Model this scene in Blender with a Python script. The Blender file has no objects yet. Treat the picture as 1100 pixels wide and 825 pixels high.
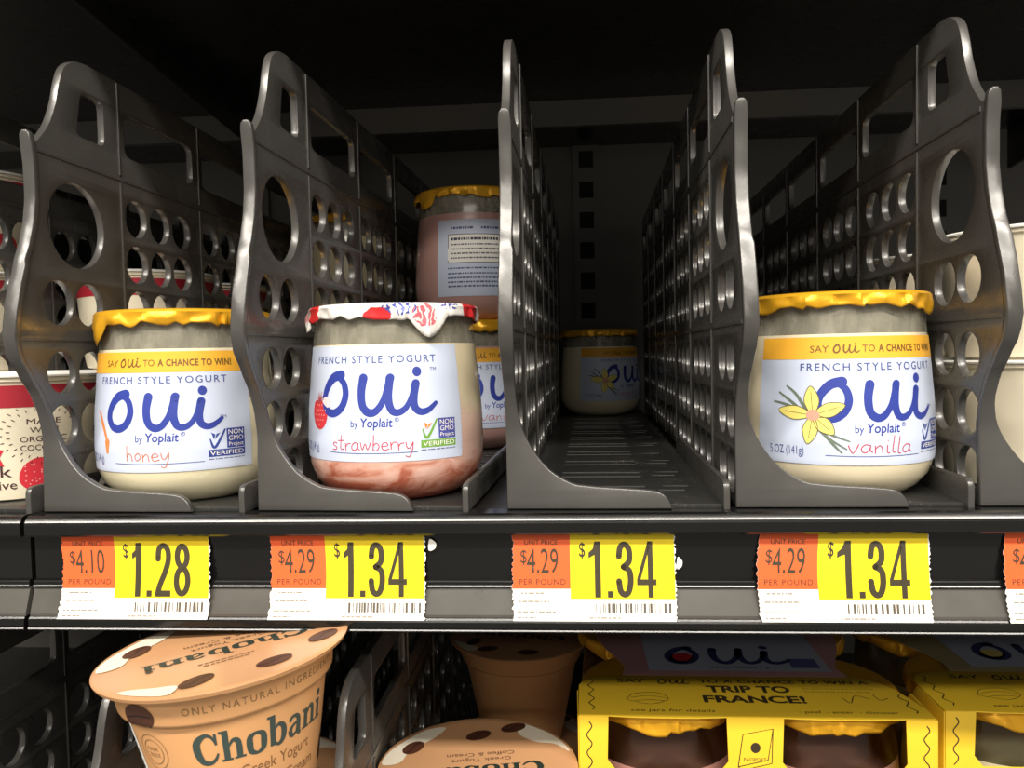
import bpy, bmesh, math, random
from mathutils import Matrix, Vector, noise as mnoise
R_ = math.radians
S = 0.001                                    # everything below is written in millimetres
scene = bpy.context.scene
COL = scene.collection

# ------------------------------------------------------------------ camera
FPX = 830.0
def make_camera():
    yaw, pitch, roll = R_(4.2), R_(-2.2), R_(1.2)
    F = Vector((-math.sin(yaw)*math.cos(pitch), math.cos(yaw)*math.cos(pitch), math.sin(pitch)))
    R = Vector((math.cos(yaw), math.sin(yaw), 0)); U = R.cross(F)
    R2 = R*math.cos(roll) - U*math.sin(roll); U2 = U*math.cos(roll) + R*math.sin(roll)
    cam = bpy.data.cameras.new('camera'); cam.sensor_width = 36; cam.lens = 36*FPX/1100
    cam.clip_start = 0.01; cam.clip_end = 50
    o = bpy.data.objects.new('camera', cam); COL.objects.link(o)
    m = Matrix((R2, U2, -F)).transposed().to_4x4()
    m.translation = Vector((0, -0.283, 0.056)); o.matrix_world = m
    scene.camera = o
make_camera()

# ------------------------------------------------------------------ world, store lights, exposure
w = bpy.data.worlds.new('store_ambient'); scene.world = w; w.use_nodes = True
bg = w.node_tree.nodes['Background']; bg.inputs[0].default_value = (1.0, 0.93, 0.82, 1); bg.inputs[1].default_value = 0.30
def area(name, loc, aim, sx, sy, power, col):
    l = bpy.data.lights.new(name, 'AREA'); l.shape = 'RECTANGLE'; l.size = sx; l.size_y = sy; l.energy = power; l.color = col
    o = bpy.data.objects.new(name, l); COL.objects.link(o); o.location = loc
    o.rotation_euler = (Vector(aim) - Vector(loc)).to_track_quat('-Z', 'Y').to_euler()
WARM = (1.0, 0.93, 0.83)
area('ceiling_strip_over_aisle', (0.0, -1.65, 2.0), (0.0, 0.0, 0.0), 4.4, 0.20, 128, WARM)
area('ceiling_strip_second_row', (0.0, -3.3, 2.2), (0.0, 0.0, 0.0), 5.0, 0.20, 66, WARM)
area('ceiling_strip_third_row', (0.0, -5.6, 2.2), (0.0, 0.0, 0.0), 3.0, 0.20, 16, WARM)
scene.view_settings.view_transform = 'Standard'; scene.view_settings.look = 'None'
scene.view_settings.exposure = 0.3; scene.view_settings.gamma = 1.0; scene.view_settings.use_curve_mapping = False

# ------------------------------------------------------------------ materials
def srgb(h):
    c = [int(h[i:i+2], 16)/255 for i in (0, 2, 4)]
    return tuple((x/12.92 if x <= 0.04045 else ((x+0.055)/1.055)**2.4) for x in c) + (1,)
MATS = {}
def M(name, col, rough=0.5, metal=0.0, coat=0.0, var=0.08, vscale=60, bump=0.0, bscale=300, rvar=0.0, spec=0.5, sss=0.0):
    if name in MATS: return MATS[name]
    m = bpy.data.materials.new(name); m.use_nodes = True; nt = m.node_tree; N = nt.nodes; L = nt.links
    p = N['Principled BSDF']; c = srgb(col) if isinstance(col, str) else tuple(col)+(1,)
    tc = N.new('ShaderNodeTexCoord'); no = N.new('ShaderNodeTexNoise'); no.inputs['Scale'].default_value = vscale; no.inputs['Detail'].default_value = 4
    L.new(tc.outputs['Object'], no.inputs['Vector'])
    mx = N.new('ShaderNodeMix'); mx.data_type = 'RGBA'
    mx.inputs[6].default_value = tuple(x*(1-var) for x in c[:3])+(1,); mx.inputs[7].default_value = tuple(min(1, x*(1+var)) for x in c[:3])+(1,)
    L.new(no.outputs['Fac'], mx.inputs[0]); L.new(mx.outputs[2], p.inputs['Base Color'])
    p.inputs['Roughness'].default_value = rough; p.inputs['Metallic'].default_value = metal
    p.inputs['Coat Weight'].default_value = coat; p.inputs['Coat Roughness'].default_value = 0.06
    p.inputs['Specular IOR Level'].default_value = spec
    if sss:
        p.inputs['Subsurface Weight'].default_value = sss; p.inputs['Subsurface Radius'].default_value = (0.004, 0.003, 0.002); p.inputs['Subsurface Scale'].default_value = 1.0
    if rvar:
        mr = N.new('ShaderNodeMapRange'); mr.inputs[3].default_value = rough-rvar; mr.inputs[4].default_value = rough+rvar
        L.new(no.outputs['Fac'], mr.inputs[0]); L.new(mr.outputs[0], p.inputs['Roughness'])
    if bump:
        n2 = N.new('ShaderNodeTexNoise'); n2.inputs['Scale'].default_value = bscale; n2.inputs['Detail'].default_value = 3
        L.new(tc.outputs['Object'], n2.inputs['Vector'])
        b = N.new('ShaderNodeBump'); b.inputs['Strength'].default_value = bump; b.inputs['Distance'].default_value = 0.001
        L.new(n2.outputs['Fac'], b.inputs['Height']); L.new(b.outputs[0], p.inputs['Normal'])
    MATS[name] = m; return m
def ink(col): return M('ink_'+col, col, 0.55, var=0.05, vscale=400)

plastic = M('black_plastic', (0.058, 0.056, 0.052), 0.27, spec=0.85, var=0.25, vscale=45, rvar=0.07, bump=0.02, bscale=900)
steel_black = M('black_enamelled_steel', (0.016, 0.015, 0.014), 0.28, var=0.3, vscale=30, rvar=0.08)
holder_black = M('glossy_black_holder', (0.006, 0.006, 0.006), 0.15, var=0.3, vscale=30, rvar=0.05)
holder_strip = M('sheen_grey_holder_strip', (0.085, 0.080, 0.072), 0.30, var=0.3, vscale=60, rvar=0.1)  # sheen of the tilted strip painted in as a paler grey
slot_black = M('dark_slot', (0.006, 0.006, 0.006), 0.9)
wall_grey = M('grey_case_liner', (0.13, 0.125, 0.115), 0.5, var=0.15, vscale=10)
foil_yellow = M('yellow_foil', 'F2B428', 0.29, metal=0.4, var=0.08, vscale=200, bump=0.10, bscale=500)
paper_white = M('white_paper', 'F4F2EC', 0.6, var=0.03, vscale=80)
label_paper = M('pale_blue_label_paper', 'CCD6EC', 0.45, var=0.02, vscale=60)
cup_cream = M('cream_plastic_cup', 'E9DFC6', 0.38, var=0.04, vscale=30)
peach = M('peach_plastic_cup', 'DDA670', 0.36, var=0.05, vscale=40)
peach_lid = M('peach_film_lid', 'C4946A', 0.30, var=0.06, vscale=40, bump=0.05, bscale=120)

def dusty_floor():
    m = M('dusty_black_plastic', (0.022, 0.022, 0.021), 0.42, var=0.2, vscale=45)
    nt = m.node_tree; N = nt.nodes; L = nt.links; p = N['Principled BSDF']
    old = p.inputs['Base Color'].links[0].from_socket
    tc = N.new('ShaderNodeTexCoord'); v = N.new('ShaderNodeTexNoise'); v.inputs['Scale'].default_value = 900; v.inputs['Detail'].default_value = 2
    n = N.new('ShaderNodeTexNoise'); n.inputs['Scale'].default_value = 28
    L.new(tc.outputs['Object'], v.inputs['Vector']); L.new(tc.outputs['Object'], n.inputs['Vector'])
    a = N.new('ShaderNodeMapRange'); a.inputs[1].default_value = 0.64; a.inputs[2].default_value = 0.70; L.new(v.outputs['Fac'], a.inputs[0])
    b = N.new('ShaderNodeMapRange'); b.inputs[1].default_value = 0.50; b.inputs[2].default_value = 0.66; L.new(n.outputs['Fac'], b.inputs[0])
    mu = N.new('ShaderNodeMath'); mu.operation = 'MULTIPLY'; L.new(a.outputs[0], mu.inputs[0]); L.new(b.outputs[0], mu.inputs[1])
    mx = N.new('ShaderNodeMix'); mx.data_type = 'RGBA'; mx.inputs[7].default_value = (0.42, 0.38, 0.30, 1)
    L.new(mu.outputs[0], mx.inputs[0]); L.new(old, mx.inputs[6]); L.new(mx.outputs[2], p.inputs['Base Color'])
    return m
floor_plastic = dusty_floor()

def glass_mat():
    m = bpy.data.materials.new('jar_glass'); m.use_nodes = True; nt = m.node_tree; N = nt.nodes; L = nt.links
    N.remove(N['Principled BSDF']); out = N['Material Output']
    t = N.new('ShaderNodeBsdfTransparent'); t.inputs[0].default_value = (0.86, 0.88, 0.82, 1)
    g = N.new('ShaderNodeBsdfGlossy'); g.inputs['Roughness'].default_value = 0.05
    f = N.new('ShaderNodeFresnel'); f.inputs[0].default_value = 1.5
    no = N.new('ShaderNodeTexNoise'); no.inputs['Scale'].default_value = 40
    b = N.new('ShaderNodeBump'); b.inputs['Strength'].default_value = 0.15; b.inputs['Distance'].default_value = 0.001; L.new(no.outputs['Fac'], b.inputs['Height'])
    L.new(b.outputs[0], g.inputs['Normal'])
    mx = N.new('ShaderNodeMixShader'); L.new(f.outputs[0], mx.inputs[0]); L.new(t.outputs[0], mx.inputs[1]); L.new(g.outputs[0], mx.inputs[2])
    L.new(mx.outputs[0], out.inputs[0]); return m
glass = glass_mat()
def smear_scatter_mat():                                   # patchy yogurt smear; its pale opacity also paints in light scattered by the glass
    m = bpy.data.materials.new('yogurt_smear_scatter'); m.use_nodes = True; nt = m.node_tree; N = nt.nodes; L = nt.links
    p = N['Principled BSDF']; p.inputs['Base Color'].default_value = (0.40, 0.38, 0.30, 1); p.inputs['Roughness'].default_value = 0.16; p.inputs['Specular IOR Level'].default_value = 0.9
    tc = N.new('ShaderNodeTexCoord'); mp = N.new('ShaderNodeMapping'); mp.inputs['Scale'].default_value = (1, 1, 0.45); L.new(tc.outputs['Object'], mp.inputs[0])
    no = N.new('ShaderNodeTexNoise'); no.inputs['Scale'].default_value = 170; no.inputs['Detail'].default_value = 6; L.new(mp.outputs[0], no.inputs['Vector'])
    mr = N.new('ShaderNodeMapRange'); mr.inputs[1].default_value = 0.42; mr.inputs[2].default_value = 0.72; mr.inputs[3].default_value = 0.38; mr.inputs[4].default_value = 0.80
    L.new(no.outputs['Fac'], mr.inputs[0]); L.new(mr.outputs[0], p.inputs['Alpha']); return m
smear_scatter = smear_scatter_mat()
def yogurt_fruit():                               # cream above, fruit layer at the bottom of the jar
    m = M('strawberry_yogurt', 'EADBB8', 0.35, coat=1.0, var=0.03)
    nt = m.node_tree; N = nt.nodes; L = nt.links; p = N['Principled BSDF']
    tc = N.new('ShaderNodeTexCoord'); se = N.new('ShaderNodeSeparateXYZ'); L.new(tc.outputs['Object'], se.inputs[0])
    mp = N.new('ShaderNodeMapping'); mp.inputs['Scale'].default_value = (1, 1, 2.6); L.new(tc.outputs['Object'], mp.inputs[0])
    no = N.new('ShaderNodeTexNoise'); no.inputs['Scale'].default_value = 55; no.inputs['Detail'].default_value = 6; no.inputs['Roughness'].default_value = 0.6; no.inputs['Distortion'].default_value = 1.2
    L.new(mp.outputs[0], no.inputs['Vector'])
    ma = N.new('ShaderNodeMath'); ma.operation = 'MULTIPLY_ADD'; ma.inputs[1].default_value = 0.040; L.new(no.outputs['Fac'], ma.inputs[0]); L.new(se.outputs['Z'], ma.inputs[2])
    mr = N.new('ShaderNodeMapRange'); mr.inputs[1].default_value = 0.022; mr.inputs[2].default_value = 0.060; L.new(ma.outputs[0], mr.inputs[0])
    cr = N.new('ShaderNodeValToRGB'); e = cr.color_ramp.elements
    e[0].position = 0.0; e[0].color = srgb('A8503A'); e[1].position = 1.0; e[1].color = srgb('EADBB8')
    for pos, c in ((0.14, 'B96A52'), (0.26, 'D59A86'), (0.45, 'E9BDAE'), (0.75, 'EBC9B8')):
        x = e.new(pos); x.color = srgb(c)
    L.new(mr.outputs[0], cr.inputs[0]); L.new(cr.outputs[0], p.inputs['Base Color']); return m
Y_STRAW = yogurt_fruit()
Y_HONEY = M('honey_yogurt', 'EDE3C0', 0.35, coat=1.0, var=0.03, vscale=30)
Y_VAN = M('vanilla_yogurt', 'EDE0C0', 0.35, coat=1.0, var=0.03, vscale=30)
Y_PINK = M('berry_yogurt', 'C59A92', 0.35, coat=1.0, var=0.06, vscale=40)
def foil_printed():                               # white foil printed with red fruit and blue scribbles
    m = M('printed_white_foil', 'F3F0EA', 0.36, metal=0.1, var=0.03, bump=0.10, bscale=500)
    nt = m.node_tree; N = nt.nodes; L = nt.links; p = N['Principled BSDF']; old = p.inputs['Base Color'].links[0].from_socket
    tc = N.new('ShaderNodeTexCoord'); se = N.new('ShaderNodeSeparateXYZ'); L.new(tc.outputs['Object'], se.inputs[0])
    def mth(op, a, b=None, c=None):
        q = N.new('ShaderNodeMath'); q.operation = op
        for k_, x in enumerate((a, b, c)):
            if x is None: continue
            if isinstance(x, (int, float)): q.inputs[k_].default_value = x
            else: L.new(x, q.inputs[k_])
        return q.outputs[0]
    wob = N.new('ShaderNodeTexNoise'); wob.inputs['Scale'].default_value = 260; wob.inputs['Detail'].default_value = 2; L.new(tc.outputs['Object'], wob.inputs['Vector'])
    ang = mth('ARCTAN2', se.outputs['X'], mth('MULTIPLY', se.outputs['Y'], -1.0))
    def patches(lst):
        tot = None
        for a0, z0, wa, wz in lst:
            da = mth('DIVIDE', mth('SUBTRACT', ang, R_(a0)), R_(wa)); dz = mth('DIVIDE', mth('SUBTRACT', se.outputs['Z'], z0*S), wz*S)
            d = mth('ADD', mth('ADD', mth('MULTIPLY', da, da), mth('MULTIPLY', dz, dz)), mth('MULTIPLY_ADD', wob.outputs['Fac'], 1.2, -0.6))
            q = mth('LESS_THAN', d, 1.0); tot = q if tot is None else mth('MAXIMUM', tot, q)
        return tot
    red = patches([(-43, 73.5, 9, 4.5), (12, 71.5, 9, 3.2), (84, 73.5, 12, 4.5), (-95, 74, 10, 4), (130, 73, 12, 4), (-150, 73, 12, 4), (172, 72, 9, 3)])
    sketch = patches([(41, 71.5, 8, 4.5), (-62, 74, 7, 4)]); blue = patches([(25, 75, 11, 3.6), (60, 76, 8, 2.4)])
    w_ = N.new('ShaderNodeTexWave'); w_.inputs['Scale'].default_value = 170; w_.inputs['Distortion'].default_value = 16; w_.inputs['Detail'].default_value = 3; L.new(tc.outputs['Object'], w_.inputs['Vector'])
    ln = N.new('ShaderNodeMapRange'); ln.inputs[1].default_value = 0.62; ln.inputs[2].default_value = 0.8; L.new(w_.outputs['Fac'], ln.inputs[0])
    cur = old
    for fac, c in ((red, 'D92C30'), (mth('MULTIPLY', sketch, mth('SUBTRACT', 1.0, ln.outputs[0])), 'D8707C'), (mth('MULTIPLY', blue, ln.outputs[0]), '4A55A8')):
        mx = N.new('ShaderNodeMix'); mx.data_type = 'RGBA'; mx.inputs[7].default_value = srgb(c); L.new(fac, mx.inputs[0]); L.new(cur, mx.inputs[6]); cur = mx.outputs[2]
    L.new(cur, p.inputs['Base Color']); return m
foil_print = foil_printed()

# ------------------------------------------------------------------ object helpers
def link(name, me, mat, parent=None):
    o = bpy.data.objects.new(name, me); COL.objects.link(o)
    if mat is not None and not me.materials: me.materials.append(mat)
    if parent is not None: o.parent = parent
    return o
def mesh(name, verts, faces, smooth=True, angle=40):
    me = bpy.data.meshes.new(name); me.from_pydata([(x*S, y*S, z*S) for x, y, z in verts], [], faces); me.validate(); me.update()
    if smooth:
        me.polygons.foreach_set('use_smooth', [True]*len(me.polygons)); me.set_sharp_from_angle(angle=R_(angle))
    return me
def tag(o, label, cat, group=None, kind=None):
    o['label'] = label
    if cat: o['category'] = cat
    if group: o['group'] = group
    if kind: o['kind'] = kind
    return o
def thing(name, label, cat, loc=(0, 0, 0), rot=(0, 0, 0), group=None):
    o = bpy.data.objects.new(name, None); COL.objects.link(o); o.empty_display_size = 0.01
    o.location = [c*S for c in loc]; o.rotation_euler = rot
    return tag(o, label, cat, group)
def copy_tree(o, parent=None):
    c = o.copy(); COL.objects.link(c); c.parent = parent
    for ch in list(o.children): copy_tree(ch, c)
    return c
def box(name, x0, x1, y0, y1, z0, z1, mat, parent=None, bev=0.0):
    bm = bmesh.new(); bmesh.ops.create_cube(bm, size=1)
    for v in bm.verts: v.co = Vector(((x0+x1)/2+v.co.x*(x1-x0), (y0+y1)/2+v.co.y*(y1-y0), (z0+z1)/2+v.co.z*(z1-z0)))*S
    if bev: bmesh.ops.bevel(bm, geom=bm.edges[:], offset=bev*S, segments=2, affect='EDGES', profile=0.5)
    me = bpy.data.meshes.new(name); bm.to_mesh(me); bm.free()
    return link(name, me, mat, parent)
def lerp(tab, t):
    if t <= tab[0][0]: return tab[0][1]
    for (a, fa), (b, fb) in zip(tab, tab[1:]):
        if t <= b: 
            k = (t-a)/(b-a); k = k*k*(3-2*k)*0.35 + k*0.65
            return fa+(fb-fa)*k
    return tab[-1][1]
def crom(pts, n=6, closed=False):
    out = []; N = len(pts)
    rng = range(N) if closed else range(N-1)
    for i in rng:
        if closed: p = [pts[(i-1) % N], pts[i], pts[(i+1) % N], pts[(i+2) % N]]
        else: p = [pts[max(i-1, 0)], pts[i], pts[i+1], pts[min(i+2, N-1)]]
        for k in range(n):
            t = k/n
            out.append(tuple(0.5*((2*b)+(-a+c)*t+(2*a-5*b+4*c-d)*t*t+(-a+3*b-3*c+d)*t**3) for a, b, c, d in zip(*p)))
    if not closed: out.append(tuple(pts[-1]))
    return out
def shape(outline, holes=(), t=2.0, bev=0.3, fn=None, name='shape', angle=35):
    """extruded 2-D outline with holes and rounded edges; fn maps (a, b, thickness) to (x, y, z), all mm"""
    cu = bpy.data.curves.new('tmp', 'CURVE'); cu.dimensions = '2D'; cu.fill_mode = 'BOTH'
    for pl in [outline]+list(holes):
        sp = cu.splines.new('POLY'); sp.points.add(len(pl)-1); sp.use_cyclic_u = True
        for i, (a, b) in enumerate(pl): sp.points[i].co = (a, b, 0, 1)
    cu.extrude = max(t/2-bev, 0.001); cu.bevel_depth = bev; cu.bevel_resolution = 1 if bev else 0; cu.offset = -bev
    ob = bpy.data.objects.new('tmp', cu); me = bpy.data.meshes.new_from_object(ob)
    bm = bmesh.new(); bm.from_mesh(me); bmesh.ops.remove_doubles(bm, verts=bm.verts, dist=0.001)
    for v in bm.verts: v.co = Vector(fn(v.co.x, v.co.y, v.co.z))*S
    bmesh.ops.recalc_face_normals(bm, faces=bm.faces); out = bpy.data.meshes.new(name); bm.to_mesh(out); bm.free()
    bpy.data.objects.remove(ob); bpy.data.curves.remove(cu); bpy.data.meshes.remove(me)
    out.polygons.foreach_set('use_smooth', [True]*len(out.polygons)); out.set_sharp_from_angle(angle=R_(angle))
    return out
def lathe(profile, n=64, name='lathe', wob=None, cap0=True, cap1=True):
    v, f = [], []
    for k, (r, z) in enumerate(profile):
        for i in range(n):
            a = 2*math.pi*i/n; rr, zz = (r, z) if wob is None else wob(k, a, r, z)
            v.append((rr*math.sin(a), -rr*math.cos(a), zz))
    for k in range(len(profile)-1):
        for i in range(n):
            j = (i+1) % n; f.append((k*n+i, k*n+j, (k+1)*n+j, (k+1)*n+i))
    if cap0: f.append(tuple(range(n-1, -1, -1)))
    if cap1: f.append(tuple(range((len(profile)-1)*n, len(profile)*n)))
    return mesh(name, v, f, angle=50)

# ------------------------------------------------------------------ flat print: 2-D artwork mapped onto a surface
_cap = None
def text_mesh(s, bold=0.0, shear=0.0, spacing=1.0):
    cu = bpy.data.curves.new('tmp', 'FONT'); cu.body = s; cu.size = 1; cu.offset = bold; cu.shear = shear; cu.space_character = spacing; cu.resolution_u = 3; cu.fill_mode = 'FRONT'
    ob = bpy.data.objects.new('tmp', cu); me = bpy.data.meshes.new_from_object(ob)
    v = [(p.co.x, p.co.y) for p in me.vertices]; f = [tuple(p.vertices) for p in me.polygons]
    bpy.data.objects.remove(ob); bpy.data.curves.remove(cu); bpy.data.meshes.remove(me)
    return v, f
class Art:
    def __init__(s): s.v = []; s.f = []
    def add(s, v, f):
        o = len(s.v); s.v += v; s.f += [tuple(i+o for i in q) for q in f]; return s
    def text(s, txt, u0, u1, base, cap, bold=0.0, shear=0.0, spacing=1.0, rot=0.0, arc=0.0):
        """txt fitted between u0 and u1 with the capital height cap"""
        global _cap
        if _cap is None:
            hv, _ = text_mesh('H'); _cap = max(p[1] for p in hv)
        v, f = text_mesh(txt, bold, shear, spacing)
        a = min(p[0] for p in v); b = max(p[0] for p in v); k = (u1-u0)/(b-a); h = cap/_cap
        out = [(u0+(x-a)*k, base+y*h) for x, y in v]
        if arc: out = [(x, y+arc*((2*(x-u0)/(u1-u0)-1)**2)) for x, y in out]
        if rot:
            c, n = math.cos(rot), math.sin(rot); out = [(u0+(x-u0)*c-(y-base)*n, base+(x-u0)*n+(y-base)*c) for x, y in out]
        return s.add(out, f)
    def stroke(s, pts, wid, n=6, closed=False):
        wid = wid if isinstance(wid, (list, tuple)) else [wid]*len(pts)
        q = crom([(p[0], p[1], k) for p, k in zip(pts, wid)], n, closed); v, f = [], []
        m = len(q)
        for i, (x, y, k) in enumerate(q):
            if closed: a, b = q[(i-1) % m], q[(i+1) % m]
            else: a, b = q[max(i-1, 0)], q[min(i+1, m-1)]
            dx, dy = b[0]-a[0], b[1]-a[1]; l = math.hypot(dx, dy) or 1; nx, ny = -dy/l*k/2, dx/l*k/2
            v += [(x+nx, y+ny), (x-nx, y-ny)]
        for i in range(m if closed else m-1):
            j = (i+1) % m; f.append((2*i, 2*i+1, 2*j+1, 2*j))
        s.add(v, f)
        if not closed and max(wid) > 0.6:
            for e in (q[0], q[-1]): s.dot(e[0], e[1], e[2]/2)
        return s
    def poly(s, pts): return s.add(list(pts), [tuple(range(len(pts)))])
    def dot(s, x, y, r, ry=None, n=16, rot=0):
        ry = ry or r; c, q = math.cos(rot), math.sin(rot)
        return s.poly([(x+r*math.cos(a)*c-ry*math.sin(a)*q, y+r*math.cos(a)*q+ry*math.sin(a)*c) for a in [2*math.pi*i/n for i in range(n)]])
    def rect(s, a, b, c, d): return s.poly([(a, c), (b, c), (b, d), (a, d)])
    def put(s, name, fn, mat, parent, off=0.12, step=2.5, stepv=None, label=None):
        bm = bmesh.new(); vs = [bm.verts.new((x, y, 0)) for x, y in s.v]
        for q in s.f:
            try: bm.faces.new([vs[i] for i in q])
            except ValueError: pass
        bmesh.ops.triangulate(bm, faces=[q for q in bm.faces if len(q.verts) > 4])
        for ax, st in ((0, step), (1, stepv)):
            if not st: continue
            lo = min(p[ax] for p in s.v); hi = max(p[ax] for p in s.v); k = math.floor(lo/st)+1
            while k*st < hi:
                co = [0, 0, 0]; no = [0, 0, 0]; co[ax] = k*st; no[ax] = 1
                bmesh.ops.bisect_plane(bm, geom=bm.verts[:]+bm.edges[:]+bm.faces[:], plane_co=co, plane_no=no, dist=1e-5); k += 1
        for v in bm.verts: v.co = Vector(fn(v.co.x, v.co.y, off))*S
        me = bpy.data.meshes.new(name); bm.to_mesh(me); bm.free()
        me.polygons.foreach_set('use_smooth', [True]*len(me.polygons))
        o = link(name, me, mat, parent)
        if label: o['label'] = label
        if name in STUFF: o['kind'] = 'stuff'
        return o
STUFF = ('fine_print', 'barcode', 'seeds', 'drupelets', 'rays', 'drawing')
HAND = {'s': ([[(.7, .85), (.4, 1), (.15, .8), (.35, .55), (.65, .35), (.5, .05), (.05, .05)]], .85),
 't': ([[(.4, 1.9), (.28, .3), (.45, 0), (.75, .15)], [(-.05, 1.15), (.75, 1.2)]], .8),
 'r': ([[(.1, 1), (.15, 0)], [(.15, .5), (.35, .9), (.7, .95)]], .75),
 'a': ([[(.75, .9), (.4, 1), (.1, .6), (.15, .1), (.5, .05), (.75, .6), (.8, .95), (.76, .3), (.98, .02)]], 1.05),
 'w': ([[(0, 1), (.2, 0), (.5, .8), (.75, 0), (1.1, 1)]], 1.2),
 'b': ([[(.2, 2.1), (.12, 0)], [(.12, .6), (.45, 1), (.75, .6), (.5, .05), (.12, .1)]], .9),
 'e': ([[(.1, .5), (.7, .6), (.55, 1), (.2, .85), (.1, .4), (.35, 0), (.85, .2)]], .9),
 'y': ([[(.1, 1), (.2, .3), (.5, .2), (.8, .9)], [(.85, 1), (.75, 0), (.45, -.95), (.05, -.8)]], 1.0),
 'h': ([[(.15, 2.1), (.1, 0)], [(.1, .5), (.4, 1), (.65, .7), (.7, 0)]], .9),
 'o': ([[(.45, 1), (.12, .6), (.3, .02), (.7, .35), (.6, .9), (.42, 1)]], .85),
 'n': ([[(.1, 1), (.12, 0)], [(.12, .6), (.45, 1), (.65, .7), (.72, 0)]], .9),
 'v': ([[(0, 1), (.35, 0), (.8, 1.15)]], .9),
 'i': ([[(.2, 1), (.2, .1), (.42, 0)], [(.2, 1.5), (.27, 1.58)]], .5),
 'l': ([[(.3, 2.1), (.15, .2), (.42, 0)]], .5)}
def hand(word, u0, u1, base, xh, wid):
    adv = sum(HAND[c][1] for c in word); k = (u1-u0)/adv; a = Art(); x = u0
    for i, c in enumerate(word):
        for st in HAND[c][0]: a.stroke([(x+px*k, base+py*xh+0.25*math.sin(i*2.1)) for px, py in st], wid, 4)
        x += HAND[c][1]*k
    return a
def fine_print(lines, seed=1, h=0.55):
    """rows of tiny unreadable print: (u0, u1, v) per row"""
    rd = random.Random(seed); a = Art()
    for u0, u1, v in lines:
        u = u0
        while u < u1-0.5:
            l = rd.uniform(0.5, 2.2); a.rect(u, min(u+l, u1), v, v+h); u += l+rd.uniform(0.25, 0.6)
    return a

# ------------------------------------------------------------------ the refrigerated case
wb = box('wall_back', -700, 700, 500, 512, -330, 420, wall_grey); tag(wb, 'grey liner at the back of the refrigerated case', None, kind='structure')
for i, x in enumerate((-330, 8, 346)):
    st = box('slotted_standard', x, x+26, 496.5, 499.9, -300, 400, wall_grey, wb)
    for k in range(14):
        box('slot', x+6, x+20, 495.9, 496.4, -60+k*30, -44+k*30, slot_black, st)

def sweep(name, prof, x0, x1, mat, parent, skew=0.0):
    n = len(prof); v = [(x0+skew*p[1], p[0], p[1]) for p in prof]+[(x1, p[0], p[1]) for p in prof]
    f = [(i, (i+1) % n, n+(i+1) % n, n+i) for i in range(n)]+[tuple(range(n-1, -1, -1)), tuple(range(n, 2*n))]
    return link(name, mesh(name, v, f, angle=10), mat, parent)
def arc(cy, cz, r, a0, a1, n=6): return [(cy+r*math.cos(R_(a0+(a1-a0)*i/n)), cz+r*math.sin(R_(a0+(a1-a0)*i/n))) for i in range(n+1)]
def shelf(x0, x1, z, label, skew=0.0, y0=0.0):
    t = thing('display_shelf', label, 'shelf', (x0, y0, z), group='shelves of the case')
    X0, X1 = 0.0, x1-x0
    box('deck', X0, X1, 0, 499.8-y0, -7, -3.2, steel_black, t)
    # rounded nose under the tray fronts
    nose = [(2, -1.4), (-5.6, -1.5), (-6.6, -2.1), (-7.2, -2.9), (-7.75, -3.8), (-8.1, -4.8), (-8.1, -8.4), (-7.4, -9.2), (-3.2, -9.0), (2, -9.0)]
    sweep('nose_rail', nose, X0, X1, holder_black, t, skew)
    back = [(-2.6, -9.0), (-2.6, -26.4), (-3.6, -26.5), (-3.95, -26.8), (-4.2, -27.25), (-4.25, -28.2), (-4.5, -28.5), (-4.75, -28.9), (-4.75, -29.2), (0, -29.2), (0, -9.0)]
    sweep('label_channel', back, X0, X1, holder_black, t, skew)
    strip = [(-3.6, -29.2), (-6.9, -38.6), (-6.9, -39.6), (0, -39.6), (0, -29.2)]
    sweep('lower_strip', strip, X0, X1, holder_strip, t, skew)
    lip = [(0, -39.6), (-7.0, -39.6), (-7.4, -39.75), (-7.85, -40.35), (-8.1, -41.0), (-8.1, -43.0), (-7.9, -43.5), (-8.35, -43.6), (-8.65, -44.0), (-8.65, -44.4), (0, -44.6)]
    sweep('bottom_lip', lip, X0, X1, holder_black, t, skew)
    return t
SH = shelf(-205.8, 640, 0, 'black shelf across the middle, carrying the trays and the yellow price tags')
shelf(-700, -207.6, 0, 'end of a neighbouring black shelf at the far left edge, beyond the seam')
shelf(-700, 640, -246, 'lower black shelf at the bottom, under the stacked cups and yellow sleeved packs', y0=-27)
up = thing('display_shelf', 'black shelf overhead at the top, with a cross bar underneath', 'shelf', (-700, 0, 262), group='shelves of the case')
box('deck', 0, 1340, -6, 499.8, 0, 5, steel_black, up)
box('front_rail', 0, 1340, -10, -6.1, -32, 5, holder_black, up)
box('cross_bar', 0, 1340, 356, 362, -21, -0.1, wall_grey, up)
for x in (440, 1120):
    b = shape([(10, -0.2), (490, -0.2), (490, -40), (430, -34), (40, -7), (10, -5)], (), 3, 0.4, lambda a, c, q, x=x: (x+q, a, c), 'bracket'); link('bracket', b, steel_black, up)

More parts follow.
